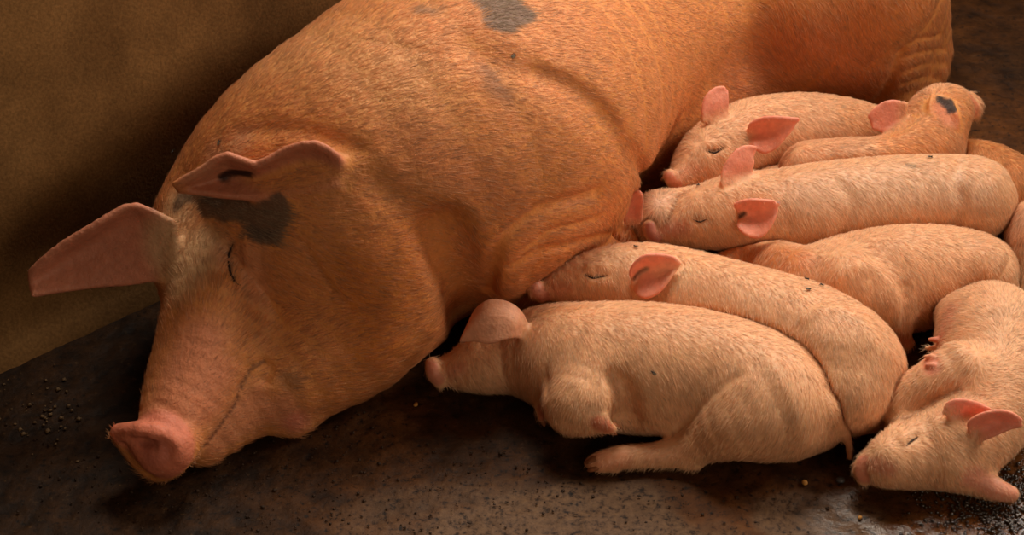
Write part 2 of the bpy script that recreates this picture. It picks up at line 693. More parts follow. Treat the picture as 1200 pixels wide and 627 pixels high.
CORNER = W0 + wd * (np.linalg.norm(at(1130, 60, 0) - W0) * 1.0)
# corner where the wall behind the sow meets the far end wall
tt = np.dot(at(1135, 62, 0) - W0, wd)
CORNER = W0 + wd * (tt + 0.42)
wall('wall_back', W0 - wd * 0.75, CORNER, 1.15, 0.14, 11)
wall('wall_right', CORNER + wn * 0.0, CORNER + wn * 2.0 + wd * 0.1, 1.15, 0.14, 21)
# ------------------------------------------------------------------ the animals: shapes
ANIMALS = {}
SKIN_SOW = np.array(lin((220, 142, 78)))
SKIN_PIG = np.array(lin((230, 172, 126)))
PINK = np.array(lin((236, 148, 120)))
def T(*c):
    return np.array(lin(c))
DEEP = np.array(lin((196, 92, 70)))

def body(name):
    b = Body(name)
    ANIMALS[name] = b
    return b

# ---- sow -------------------------------------------------------------
s = body('sow')
s.voxel = 0.0045
s.skin = SKIN_SOW
s.droop = 0.5
s.chain([(200, 497, 38, .085), (222, 452, 52, .105), (240, 405, 58, .135), (256, 350, 66, .17), (268, 285, 92, .20),
         (310, 250, 118, .22), (385, 225, 165, .24), (470, 190, 190, .26), (560, 142, 198, .26), (650, 90, 150, .22), (745, 34, 124, .19), (840, -6, 124, .185), (920, -20, 130, .195),
         (985, -38, 130, .20)], k=0.05, n=3)
s.body_chain = s.last
s.chain([(238, 512, 34), (285, 465, 52), (345, 425, 72), (400, 365, 104), (440, 300, 120, .17)], k=0.05, n=3)     # lower jaw and jowl
s.chain([(345, 492, 20), (352, 478, 22)], k=0.03)
s.chain([(500, 285, 115, .155), (570, 222, 84, .14), (640, 180, 54, .12)], k=0.04, n=3)  # chest and belly
s.chain([(615, 165, 92, .285), (652, 198, 86, .205), (668, 228, 64, .145)], k=0.014, n=3)                              # shoulder
s.chain([(680, 236, 50, .155), (634, 272, 43, .145), (592, 312, 33, .11), (574, 344, 25, .07)], k=0.022, n=3)                             # upper arm
s.chain([(712, 286, 38, .065), (665, 314, 38, .065), (612, 342, 30, .05)], k=0.012, n=3)                            # folded forearm
s.chain([(690, 185, 66, .09), (770, 140, 74, .085), (850, 100, 70, .085), (930, 75, 68, .085), (1000, 62, 62, .085)], k=0.04, n=3)   # underside
s.chain([(950, 0, 112, .21), (1005, 38, 88, .15), (1032, 75, 48, .09)], k=0.05, n=3)                             # near thigh
s.chain([(1020, -20, 88, .26), (1065, 25, 46, .16), (1075, 75, 38, .08), (1050, 120, 24, .04)], k=0.03, n=3)        # far hind leg
# snout disc
s.chain([(140, 507, 11, .085), (168, 505, 12, .105), (195, 511, 14, .10), (208, 527, 15, .078), (200, 545, 15, .045),
         (184, 553, 12, .028), (168, 540, 14, .04), (150, 520, 12, .065), (140, 507, 11, .085)], k=0.012, n=2)
s.chain([(172, 520, 20, .075), (188, 530, 27, .065), (200, 520, 34, .075)], k=0.012, n=2)
for pts, rr in (([(172, 519, 6), (165, 517, 5)], 1), ([(196, 533, 6), (198, 527, 5)], 1)):
    H = s.hits([(x, y) for x, y, r in pts])
    c = Chain([[*h, r[2] * depth_of(h) / FPX] for h, r in zip(H, pts)], 0.008, n=1, sub=True)
    s.ops.append(c)
# ears
s.ear([[(206, 216, 24), (240, 196, 34), (266, 181, 40), (300, 193, 30), (335, 175, 34), (370, 168, 40), (396, 183, 30)],
       [(212, 222, 2), (240, 212, -4), (268, 204, -12), (300, 206, -6), (335, 196, 2), (370, 190, 10), (398, 200, 16)],
       [(210, 222, 10), (240, 226, 6), (275, 230, 4), (315, 230, 4), (350, 224, 10), (378, 220, 16), (394, 216, 18)]],
      (300, 222), thick=4.2, k=0.014, n=2, col=T(196, 122, 90))
s.ear([[(205, 262, 8), (160, 241, 16), (135, 249, 18), (110, 264, 20), (75, 285, 18), (50, 305, 14), (37, 318, 8)],
       [(205, 290, 0), (165, 262, -8), (140, 268, -12), (112, 284, -14), (80, 302, -12), (54, 320, -6), (37, 331, 0)],
       [(205, 320, -14), (180, 326, -20), (150, 331, -20), (120, 333, -16), (88, 337, -10), (60, 341, -2), (40, 345, 4)]],
      (215, 290), thick=4.0, k=0.014, n=2, col=T(198, 126, 96))
# hollow between jowl and chest, and under the arm
_q = [(566, 392, 34), (553, 352, 28), (538, 314, 19), (516, 274, 10)]
_H = [s.hit(x, y) for x, y, r in _q]
s.ops.append(Chain([[*(h + (CAM - h) / np.linalg.norm(CAM - h) * px[2] * 0.0008), px[2] * depth_of(h) / FPX] for h, px in zip(_H, _q)], 0.05, n=2, sub=True))
# face and folds
eye = s.crease([(273, 284), (268, 298), (269, 314), (276, 330)], 3.2, 3.0)
s.crease([(254, 290), (252, 312), (260, 334)], 9, -3.0)
s.crease([(290, 285), (291, 308), (288, 326)], 9, -4.0)
mouth = s.crease([(223, 546), (243, 518), (262, 492), (276, 472), (282, 452), (296, 430), (308, 424)], 3.2, 4.0)
s.crease([(308, 424), (318, 432), (312, 446)], 5, 3.0)
s.crease([(300, 455), (318, 452), (322, 436)], 8, -3.0)
s.crease([(343, 268), (362, 296), (384, 330), (402, 352), (416, 366)], 3.0, 2.2)
s.crease([(180, 470), (200, 478), (215, 492)], 5, 2.0)
s.crease([(152, 516), (170, 519), (188, 520)], 5, 6)
s.crease([(172, 492), (192, 496), (212, 508)], 4, 2.5)
s.crease([(520, 270), (532, 310), (545, 345), (554, 385)], 24, 36)
s.crease([(430, 300), (455, 350), (450, 400)], 34, -12)
s.crease([(628, 84), (676, 104), (716, 140), (746, 184), (758, 222)], 11, 14)
s.crease([(440, 215), (480, 250), (510, 300)], 22, 8)
s.crease([(700, 226), (650, 240), (610, 262), (583, 296), (570, 340)], 9, 12)
s.crease([(735, 272), (690, 280), (640, 292), (600, 312)], 6, 8)
s.crease([(700, 255), (650, 268), (615, 292)], 5, 4)
s.crease([(1056, 62), (1047, 90), (1030, 118)], 7, 8)
s.crease([(548, 60), (600, 78), (660, 110), (712, 155), (742, 200)], 22, 5)
for q in ([(1062, 52), (1082, 44), (1104, 40)], [(1060, 66), (1082, 60), (1108, 58)], [(1058, 84), (1080, 76), (1108, 74)], [(1056, 98), (1078, 92), (1104, 90)]):
    s.crease(q, 3.5, 2.5)
for q in ([(395, 42), (430, 50), (470, 56), (505, 62)],):
    s.crease(q, 4, 1.2)
for q in ([(275, 155), (320, 150), (370, 158), (420, 175)],):
    s.crease(q, 12, 5)

# ---- piglets ---------------------------------------------------------
def pig(name):
    b = body(name)
    b.voxel = 0.003
    b.skin = SKIN_PIG
    b.droop = 1.9
    return b

# 1: the nearest, flat out with its hind leg stretched forward
p = pig('front')
p.chain([(514, 434, 14, .03), (540, 433, 24, .035), (572, 424, 38, .045), (610, 416, 48, .05), (650, 418, 62, .062), (690, 428, 74, .07), (760, 432, 78, .078), (835, 440, 74, .078), (900, 464, 73, .075), (940, 480, 54, .058), (960, 488, 36, .045)], k=0.03)
p.chain([(507, 427, 9, .05), (510, 437, 11, .04), (516, 447, 9, .026)], k=0.006)
p.chain([(700, 440, 46, .085), (682, 466, 40, .078), (672, 474, 36, .07)], k=0.02)
p.chain([(676, 486, 24, .062), (703, 494, 15, .07), (718, 499, 10, .064)], k=0.01)
p.chain([(650, 462, 14, .05), (634, 474, 7, .04), (635, 490, 5, .03)], k=0.008)
p.chain([(712, 446, 30, .09), (712, 468, 20, .085)], k=0.02)
p.chain([(908, 478, 62, .085), (868, 495, 44, .075), (832, 512, 30, .045), (800, 530, 20), (765, 535, 15), (730, 537, 15), (704, 542, 13), (692, 544, 8)], k=0.025)
p.chain([(815, 545, 8), (806, 546, 7)], k=0.012)
p.chain([(700, 549, 6), (722, 552, 5)], k=0.006)
p.chain([(968, 478, 14, .10), (984, 496, 6, .07), (994, 516, 4.5, .04), (996, 536, 3.5, .02)], k=0.015)
p.ear([[(618, 384, 6), (611, 368, 20), (596, 356, 28), (574, 353, 28), (558, 364, 24), (550, 380, 22)],
       [(614, 386, 14), (604, 378, 34), (590, 372, 40), (572, 372, 40), (556, 380, 36), (545, 390, 30)],
       [(612, 396, 6), (603, 394, 30), (588, 397, 38), (572, 401, 38), (556, 398, 34), (541, 399, 28)]], (600, 400), thick=2.4, col=T(226, 158, 122))
p.crease([(530, 449), (541, 443), (546, 436)], 2, 2)
p.crease([(718, 440), (724, 456), (727, 472), (724, 490)], 8, 12)
_q = [(728, 450, 7), (733, 472, 12), (734, 492, 15)]
_H = [p.hit(x, y) for x, y, r in _q]
p.ops.append(Chain([[*h, r[2] * depth_of(h) / FPX] for h, r in zip(_H, _q)], 0.022, n=2, sub=True))
p.crease([(862, 440), (838, 460), (815, 482), (795, 500)], 7, 3)
p.crease([(640, 440), (640, 458)], 6, 3)
p.crease([(520, 428), (524, 440)], 2, 1.2)

# 2: second, lying behind the first
p = pig('second')
p.chain([(642, 339, 12, .10), (665, 335, 24, .10), (700, 331, 38, .10), (742, 335, 51, .095), (790, 347, 58, .09), (850, 370, 66, .09), (910, 392, 72, .09), (958, 412, 74, .09), (995, 438, 64, .08), (1012, 460, 46, .06)], k=0.03)
p.chain([(625, 331, 8, .112), (627, 339, 10, .104), (635, 347, 8, .094)], k=0.006)
p.chain([(988, 428, 60, .105), (985, 455, 54, .09)], k=0.035)
p.chain([(1012, 478, 20), (1022, 494, 12), (1030, 500, 9)], k=0.015)
p.ear([[(742, 332, 4), (740, 316, 18), (752, 302, 26), (770, 299, 28), (788, 302, 26), (796, 308, 22)],
       [(744, 334, 2), (748, 324, 4), (760, 318, 8), (772, 318, 12), (784, 316, 16), (792, 315, 18)],
       [(744, 336, 4), (748, 344, 14), (757, 348, 20), (770, 343, 22), (780, 332, 22), (788, 320, 20)]], (752, 324), thick=2.4)
p.crease([(686, 321), (694, 325), (704, 324), (712, 322)], 2.4, 3)
p.crease([(690, 312), (700, 310), (710, 312)], 5, -2.5)
p.crease([(692, 331), (702, 332), (712, 329)], 5, -2)
p.crease([(948, 372), (970, 362), (1000, 370), (1020, 395)], 10, -3)
p.crease([(646, 334), (650, 345)], 2, 1.2)
p.crease([(940, 405), (946, 435), (955, 460)], 10, 3.5)

# 3: third, long pale one across the middle
p = pig('third')
p.chain([(772, 271, 12, .09), (798, 265, 23, .095), (828, 254, 38, .105), (870, 248, 46, .11), (912, 248, 50, .11), (955, 246, 55, .11), (1020, 238, 54, .115), (1085, 230, 49, .12), (1135, 230, 47, .12), (1152, 233, 38, .11)], k=0.03)
p.chain([(761, 265, 8, .105), (763, 273, 9, .095), (769, 280, 8, .085)], k=0.006)
p.chain([(950, 262, 42, .09), (958, 280, 26, .06)], k=0.03)
p.chain([(1140, 235, 44, .11), (1150, 245, 32, .10)], k=0.02)
p.ear([[(868, 250, 2), (862, 240, 14), (876, 235, 22), (892, 235, 26), (906, 236, 26), (917, 235, 24)],
       [(868, 254, 0), (870, 252, 4), (882, 252, 8), (894, 252, 14), (904, 249, 18), (912, 245, 20)],
       [(868, 258, 2), (866, 266, 12), (876, 275, 18), (890, 277, 20), (900, 268, 20), (908, 254, 20)]], (878, 256), thick=2.4)
p.ear([[(846, 214, 0), (848, 200, 0), (856, 185, 0), (866, 175, -2), (876, 172, -4), (885, 173, -6)],
       [(862, 212, -6), (862, 202, -4), (868, 192, -3), (874, 184, -4), (879, 178, -6), (884, 176, -8)],
       [(878, 208, -10), (878, 204, -10), (881, 196, -9), (882, 190, -8), (881, 184, -8), (883, 180, -9)]], (866, 214), thick=2.2)
p.crease([(812, 257), (820, 259), (828, 256)], 3, 2)
p.crease([(1126, 190), (1120, 212), (1130, 240), (1122, 262)], 8, 5)
p.crease([(985, 215), (1000, 240), (985, 272)], 9, 4)
p.crease([(905, 205), (918, 235), (925, 260)], 10, 2.5)
p.crease([(776, 284), (790, 288), (806, 287)], 2, 2)

# 4: the farthest head, upper left of the heap
p = pig('fourth')
p.chain([(795, 211, 11, .12), (808, 202, 22, .12), (834, 185, 40, .125), (870, 166, 46, .125), (905, 159, 48, .12), (950, 155, 46, .11), (1000, 157, 40, .10), (1034, 164, 34, .09)], k=0.03)
p.chain([(785, 206, 8, .13), (788, 212, 8, .12), (795, 218, 7, .11)], k=0.006)
p.ear([[(824, 142, -2), (824, 128, 0), (827, 115, 0), (834, 107, -2), (842, 103, -4), (848, 103, -6)],
       [(836, 140, -6), (836, 130, -3), (838, 120, -2), (842, 112, -4), (846, 107, -6), (849, 105, -7)],
       [(850, 134, -10), (851, 128, -10), (852, 122, -9), (852, 116, -8), (852, 110, -8), (851, 107, -8)]], (842, 146), thick=2.2)
p.ear([[(878, 156, 4), (880, 146, 16), (894, 139, 24), (910, 138, 28), (924, 139, 28), (935, 140, 26)],
       [(880, 160, 2), (884, 156, 6), (896, 154, 12), (908, 153, 18), (920, 149, 22), (931, 144, 24)],
       [(880, 164, 2), (884, 172, 12), (895, 178, 16), (908, 173, 18), (918, 162, 20), (928, 150, 22)]], (888, 160), thick=2.4)
p.crease([(829, 177), (838, 178), (848, 173)], 2.6, 3)
p.crease([(828, 168), (838, 168), (848, 164)], 5, -2)

# 5: piglet sprawled over the heap at the right, head by the dark corner
p = pig('fifth')
p.chain([(950, 202, 37, .12), (995, 200, 39, .125), (1040, 194, 36, .125), (1080, 174, 40, .135), (1098, 140, 38, .155), (1112, 127, 28, .16), (1130, 126, 17, .155), (1137, 126, 13, .155)], k=0.025)
p.chain([(1137, 113, 6, .165), (1144, 122, 7, .155), (1143, 134, 6, .145)], k=0.006)
p.chain([(1090, 190, 40, .09), (1110, 190, 30, .07)], k=0.03)
p.ear([[(1092, 112, 2), (1090, 124, 8), (1094, 138, 12), (1104, 146, 12), (1114, 150, 10)],
       [(1104, 116, 2), (1104, 124, 3), (1107, 132, 5), (1111, 139, 7), (1116, 145, 8)],
       [(1114, 116, 2), (1117, 124, 6), (1120, 134, 10), (1121, 142, 10), (1120, 149, 9)]], (1104, 118), thick=2.2)
p.ear([[(1062, 122, -6), (1048, 119, -8), (1036, 121, -10), (1026, 128, -12), (1019, 136, -14)],
       [(1060, 138, -8), (1048, 135, -10), (1038, 137, -12), (1029, 140, -14), (1022, 143, -15)],
       [(1056, 152, -10), (1047, 152, -12), (1038, 153, -14), (1030, 152, -15), (1024, 150, -15)]], (1066, 140), thick=2.2)

# 6: orange piglet at the far right edge
p = pig('sixth')
p.chain([(1130, 194, 32, .075), (1160, 206, 38, .075), (1195, 228, 42, .075), (1240, 228, 40, .08), (1275, 230, 28, .08), (1300, 236, 14, .07)], k=0.03)
p.ear([[(1206, 196, 4), (1196, 188, 8), (1188, 183, 10), (1190, 179, 8)],
       [(1212, 192, 2), (1204, 186, 4), (1196, 182, 6), (1193, 178, 6)],
       [(1222, 190, 2), (1214, 181, 4), (1204, 177, 4), (1196, 176, 5)]], (1212, 200), thick=2.2)

# 7: rump poking in at the right edge
p = pig('seventh')
p.chain([(1200, 262, 24, .09), (1225, 272, 40, .085), (1280, 290, 50, .085), (1340, 300, 40, .085), (1380, 305, 22, .08), (1400, 308, 12, .07)], k=0.03)
p.chain([(1205, 285, 22, .075), (1198, 312, 15, .05), (1196, 336, 11, .03), (1190, 350, 9, .02)], k=0.02)

# 8: piglet in the middle right, head tucked under its neighbour
p = pig('eighth')
p.chain([(838, 318, 12, .05), (862, 310, 22, .055), (900, 312, 32, .065), (945, 332, 44, .08), (995, 330, 56), (1050, 328, 64), (1105, 322, 58), (1146, 320, 46), (1158, 326, 32)], k=0.03)
p.chain([(995, 332, 42, .10), (1032, 350, 30, .085), (1052, 374, 17, .06), (1056, 392, 11, .035), (1062, 402, 9, .022)], k=0.02)
p.chain([(1150, 318, 38, .09), (1168, 335, 24, .07), (1180, 350, 12, .04)], k=0.02)
p.ear([[(826, 292, 8), (838, 286, 12), (850, 283, 12)],
       [(828, 299, 6), (840, 294, 8), (848, 288, 10)],
       [(834, 304, 6), (842, 300, 8), (847, 292, 9)]], (850, 300), thick=2.2)
p.crease([(985, 322), (1010, 312), (1035, 325), (1048, 350), (1050, 380)], 9, -3)
p.crease([(1060, 335), (1062, 360), (1060, 382)], 7, 5)
p.crease([(1160, 290), (1158, 312), (1168, 330)], 7, -2)

# 9: mostly hidden one, only ears and crown show
p = pig('ninth')
p.chain([(790, 278, 12, .07), (784, 268, 26, .08), (772, 256, 33, .095), (805, 254, 34, .085), (850, 240, 34, .07), (900, 225, 34, .07), (960, 205, 28, .07)], k=0.03)
p.ear([[(734, 262, 6), (732, 248, 20), (736, 236, 31), (743, 227, 38), (749, 225, 42)],
       [(742, 262, 2), (741, 250, 12), (744, 240, 23), (747, 232, 34), (750, 227, 41)],
       [(752, 262, 2), (751, 250, 16), (752, 240, 27), (752, 232, 35), (751, 227, 41)]], (752, 262), thick=2.2)
p.ear([[(712, 284, 14), (716, 272, 26), (725, 264, 37), (737, 263, 42), (747, 268, 42)],
       [(722, 286, 12), (726, 278, 23), (733, 272, 31), (740, 270, 38), (746, 272, 40)],
       [(742, 288, 6), (742, 284, 16), (744, 279, 25), (746, 276, 32), (748, 274, 38)]], (752, 278), thick=2.2)

# 10: bottom right, asleep on its side with a foreleg flung out
p = pig('tenth')
p.chain([(1020, 550, 17, .04), (1045, 540, 32, .055), (1082, 528, 46), (1120, 516, 54), (1152, 482, 60), (1166, 440, 66), (1165, 400, 68), (1152, 375, 42), (1142, 366, 26)], k=0.03)
p.chain([(1011, 541, 8, .055), (1009, 550, 10, .045), (1012, 561, 8, .03)], k=0.006)
p.chain([(1125, 440, 40, .11), (1092, 452, 30, .10), (1064, 466, 23, .085), (1046, 482, 15, .07)], k=0.02)
p.chain([(1115, 545, 26, .05), (1140, 562, 17, .03), (1165, 573, 14, .025), (1184, 579, 10, .018)], k=0.02)
p.chain([(1130, 368, 22, .10), (1112, 368, 16, .07), (1106, 380, 10, .05)], k=0.02)
p.ear([[(1138, 508, 4), (1136, 495, 14), (1150, 486, 22), (1168, 482, 26), (1184, 484, 26), (1196, 492, 22)],
       [(1142, 508, 0), (1146, 503, 4), (1158, 497, 8), (1170, 492, 12), (1184, 492, 18), (1195, 496, 20)],
       [(1146, 514, 2), (1154, 514, 8), (1168, 508, 12), (1182, 502, 16), (1190, 500, 18), (1196, 499, 20)]], (1146, 506), thick=2.4)
p.ear([[(1106, 484, 2), (1110, 474, 4), (1120, 469, 6), (1134, 470, 6), (1146, 473, 5), (1160, 480, 2)],
       [(1112, 486, 0), (1118, 480, 2), (1126, 476, 3), (1136, 476, 3), (1146, 479, 3), (1158, 484, 0)],
       [(1116, 490, -4), (1124, 487, -4), (1132, 484, -4), (1140, 484, -4), (1148, 486, -4), (1156, 488, -4)]], (1130, 490), thick=2.2)
p.crease([(1062, 523), (1068, 517), (1075, 512)], 2.6, 3)
p.crease([(1050, 497), (1070, 483), (1095, 468), (1118, 456)], 6, 15)
p.crease([(1058, 512), (1066, 507), (1074, 504)], 5, -2)
for k in range(4):
    p.crease([(1021 + 6 * k, 540 - 2 * k), (1023 + 6 * k, 550 - 2 * k), (1026 + 6 * k, 560 - 2 * k)], 1.8, 1.0)
for nx, ny in ((1093, 398), (1090, 408), (1088, 418), (1089, 428)):
    h = p.hit(nx + 6, ny)
    p.chain([(nx + 4, ny, 3.6, h[2]), (nx - 4, ny, 2.2, h[2] - .002)], k=0.004)

# ------------------------------------------------------------------ hide markings, bare skin, and some light and shade painted into the hide
def T(*c):
    return np.array(lin(c))
s = ANIMALS['sow']
GREY = T(92, 74, 62)
s.tint([(300, 60), (400, 60), (480, 110)], 95, T(226, 166, 108), .5, .9)  # top of the back painted paler, as lit from above
s.tint([(430, 330), (445, 400), (455, 300)], 75, T(214, 126, 50), .65, .9)  # orange bounce light painted onto cheek and neck
s.tint([(590, 230), (640, 215), (560, 250)], 60, T(206, 132, 66), .4, .9)
s.tint([(860, 90), (960, 60), (1010, 90)], 70, T(196, 104, 56), .6, .9)
s.tint([(470, 160), (520, 190), (600, 240)], 50, T(196, 112, 66), .45, .9)
s.tint([(205, 245), (195, 290), (208, 330), (240, 290)], 42, T(222, 182, 138), .75, .7)
s.tint([(250, 180), (230, 200), (280, 165)], 30, T(214, 148, 110), .6, .8)
s.tint([(235, 400), (210, 450), (240, 470), (185, 490), (250, 440)], 55, T(208, 128, 96), .75, .8, fur=.25)
s.tint([(300, 470), (255, 520), (330, 480), (350, 496)], 34, T(206, 132, 98), .7, .8, fur=.4)
s.tint([(265, 300), (295, 300), (300, 340)], 30, T(206, 136, 98), .6, .8, fur=.5)
s.tint([(345, 494)], 24, T(214, 124, 100), .7, .8, fur=.5)
s.tint([(245, 238), (275, 243), (300, 258), (322, 250), (315, 262)], 24, GREY, .88, .22, warp=.55)
s.tint([(207, 238), (216, 230), (232, 230), (250, 236)], 13, GREY, .8, .5, warp=.7)
s.tint([(300, 274), (322, 278)], 12, GREY, .85, .3, warp=.6)
s.tint([(282, 276), (290, 270)], 6, GREY, .8, .5, warp=.3)
s.tint([(570, 2), (600, 4), (610, 14), (585, 22)], 22, GREY, .85, .25, warp=.6)
s.tint([(490, 12), (506, 14)], 13, GREY, .6, .8, warp=.6)
s.tint([(570, 85), (578, 100), (592, 112)], 22, T(128, 74, 46), .6, .9, warp=.5)
s.tint([(335, 440), (345, 450)], 18, T(120, 82, 58), .5, .9, warp=.5)
s.tint([(140, 500), (165, 496), (195, 500), (213, 520), (205, 545), (184, 555), (165, 540), (145, 515)], 27, T(220, 126, 98), .9, .4, fur=0)
s.tint([(180, 530)], 24, T(206, 120, 96), .9, .4, fur=0)
s.tint([(168, 520), (176, 522)], 7, T(140, 74, 56), .6, .6, fur=0)  # shade of the nostril hollow painted in
s.tint([(273, 284), (268, 298), (269, 314), (276, 332)], 3.2, T(58, 32, 20), .9, .7, fur=.2)
s.tint([(223, 546), (243, 518), (262, 492), (276, 472), (282, 452), (296, 430), (308, 424)], 3.2, T(92, 50, 32), .8, .7, fur=.2)  # mouth crease: shade painted along the line
s.tint([(262, 206), (278, 202), (290, 203)], 10, T(30, 15, 10), .95, .5, fur=0)  # ear canal: shade of the hollow painted near black
s.tint([(343, 268), (362, 296), (384, 330), (402, 352)], 2.5, T(150, 90, 54), .6, .7)  # cheek fold darkened with painted crease shade
S0 = T(212, 132, 104)
p = ANIMALS['front']
p.tint([(506, 430), (508, 440), (513, 447)], 11, S0, .9, .5, fur=.0)
p.tint([(528, 438), (540, 432)], 14, T(220, 146, 112), .7, .8, fur=.3)
p.tint([(700, 496), (714, 502)], 15, T(190, 100, 70), .85, .7, fur=.1)
p.tint([(634, 478), (635, 490)], 8, T(190, 104, 74), .8, .7, fur=.1)
p.tint([(688, 544), (705, 542), (730, 540)], 22, T(214, 140, 102), .8, .8, fur=.2)
p.tint([(760, 535), (800, 532)], 18, T(216, 150, 112), .6, .9, fur=.5)
p.tint([(984, 496), (994, 516), (996, 536)], 9, T(222, 158, 114), .7, .6, fur=.05)
p.tint([(640, 365), (680, 360)], 16, T(216, 140, 84), .6, .9)
p = ANIMALS['second']
p.tint([(630, 333), (632, 343), (638, 349)], 11, S0, .9, .5, fur=.0)
p.tint([(624, 337)], 2.6, T(110, 50, 40), .8, .6)  # nostril hollow, its shade painted as a dark dot
p.tint([(632, 341)], 2.6, T(110, 50, 40), .8, .6)  # other nostril, shade painted likewise
p.tint([(650, 338), (664, 338)], 14, T(212, 136, 98), .7, .8, fur=.3)
p.tint([(744, 326), (752, 318), (757, 315)], 6, T(60, 32, 24), .85, .8, fur=0)  # shade inside the open ear painted dark
p.tint([(686, 322), (696, 325), (708, 324)], 2.4, T(90, 50, 34), .8, .7, fur=.2)
p.tint([(640, 300), (720, 300), (800, 320)], 26, T(240, 200, 156), .5, .9)
p = ANIMALS['third']
p.tint([(763, 266), (764, 274), (770, 281)], 10, T(176, 96, 80), .9, .5, fur=0)
p.tint([(780, 270), (800, 268)], 20, T(206, 136, 112), .8, .9, fur=.2)
p.tint([(866, 254), (872, 250)], 5, T(40, 20, 16), .9, .8, fur=0)  # dark ear hollow, painted-in shade
p.tint([(818, 256), (828, 259)], 9, T(150, 98, 76), .5, .9, fur=.4)
p.tint([(940, 230), (1040, 215), (1140, 225)], 45, T(238, 194, 162), .8, .9)
p.tint([(1064, 193), (1070, 195)], 5, T(120, 92, 66), .7, .6)
p = ANIMALS['fourth']
p.tint([(784, 207), (788, 212), (794, 217)], 9, S0, .9, .5, fur=0)
p.tint([(800, 205), (812, 198)], 16, T(200, 128, 92), .7, .8, fur=.3)
p.tint([(830, 177), (846, 174)], 2.4, T(90, 50, 34), .8, .7, fur=.2)
p.tint([(1000, 140), (1035, 155)], 34, T(222, 148, 76), .7, .9)
p.tint([(800, 165), (840, 150)], 22, T(218, 160, 108), .4, .9)
p = ANIMALS['fifth']
p.tint([(1065, 172), (1090, 160), (1100, 130), (1130, 130)], 52, T(222, 146, 78), .95, .6)
p.tint([(1138, 114), (1144, 122), (1143, 134)], 8, T(206, 116, 82), .8, .5, fur=0)
p.tint([(1103, 128), (1110, 138), (1118, 140)], 20, T(206, 116, 80), .8, .8, fur=.2)
p.tint([(1103, 117), (1110, 121), (1114, 127)], 8, T(36, 18, 14), .95, .5, fur=0, warp=.9)
for q in ((940, 178), (960, 172), (985, 172), (1010, 170), (975, 182), (998, 180), (1025, 178)):
    p.tint([q], 3.5, T(130, 96, 78), .5, .8, warp=.4)
p = ANIMALS['sixth']
p.tint([(1150, 190), (1200, 215), (1260, 225)], 80, T(214, 140, 70), .9, .6)
p = ANIMALS['seventh']
p.tint([(1195, 262), (1230, 270)], 40, T(230, 170, 132), .8, .6)
p.tint([(1190, 260)], 5, T(140, 100, 74), .5, .9)
p.tint([(1198, 320), (1194, 345)], 24, T(204, 140, 84), .8, .6)  # leg in shade, its yellowish tone painted in
p = ANIMALS['eighth']
p.tint([(850, 305), (900, 300), (935, 305)], 30, T(214, 132, 74), .9, .7)
p.tint([(1056, 396), (1062, 402)], 12, T(200, 116, 84), .8, .7, fur=.1)
p = ANIMALS['ninth']
p.tint([(770, 245), (785, 240)], 30, T(238, 192, 160), .8, .7)
p = ANIMALS['tenth']
p.tint([(1011, 540), (1009, 550), (1012, 562)], 11, T(216, 134, 106), .9, .5, fur=0)
p.tint([(1026, 545), (1040, 550)], 18, T(218, 140, 110), .8, .8, fur=.2)
p.tint([(1140, 560), (1165, 573), (1184, 579)], 24, T(220, 142, 116), .85, .7, fur=.2)
p.tint([(1062, 522), (1074, 513)], 2.4, T(90, 50, 34), .8, .7, fur=.2)
p.tint([(1046, 484)], 13, T(190, 130, 84), .8, .7, fur=.2)
p.tint([(1112, 368), (1108, 380)], 26, T(204, 120, 92), .7, .8)
p.tint([(1094, 395), (1092, 430)], 16, T(220, 130, 104), .8, .7, fur=.03)

# ------------------------------------------------------------------ who presses on whom
A = ANIMALS
A['second'].carvers = [A['front'], A['tenth']]
A['eighth'].carvers = [A['second'], A['tenth'], A['third']]
A['third'].carvers = [A['second']]
A['ninth'].carvers = [A['third'], A['fourth'], A['fifth'], A['second'], A['eighth']]
A['fourth'].carvers = [A['third'], A['fifth']]
A['fifth'].carvers = [A['third']]
A['sixth'].carvers = [A['third'], A['fifth'], A['seventh']]
A['seventh'].carvers = [A['third'], A['eighth'], A['tenth']]
A['tenth'].carvers = [A['front']]
A['sow'].carvers = [A[k] for k in A if k != 'sow']

for k_, m_ in (('front', .42), ('second', .42), ('third', .55), ('fourth', .4), ('fifth', .28), ('sixth', .15), ('seventh', .35), ('eighth', .42), ('ninth', .5), ('tenth', .5)):
    A[k_].mixp = m_
# ------------------------------------------------------------------ fur
def flow_dir(b, P, Nn):
    out = np.zeros((len(P), 3), f4)
    for o in b.ops:
        if o.A is None or o.sub or not o.flow:
            continue
        A_ = o.A
        for i in range(len(A_) - 1):
            a, c = A_[i, :3], A_[i + 1, :3]
            ab = c - a
            L = float(np.linalg.norm(ab))
            if L < 1e-5:
                continue
            t = np.clip(((P - a) @ ab) / L ** 2, 0, 1)
            q = P - a - t[:, None] * ab
            d = np.sqrt((q * q).sum(1)) - (A_[i, 3] + t * (A_[i + 1, 3] - A_[i, 3]))
            w = np.exp(-np.clip(d, 0, 1) / 0.012)
            out += w[:, None] * (ab / L)
    out /= np.linalg.norm(out, axis=1)[:, None] + 1e-9
    out[:, 2] -= b.droop
    out[:, 0] += 0.28 * noise3(P, 6, 91)
    out[:, 1] += 0.28 * noise3(P, 6, 92)
    out -= (out * Nn).sum(1)[:, None] * Nn
    out /= np.linalg.norm(out, axis=1)[:, None] + 1e-9
    return out

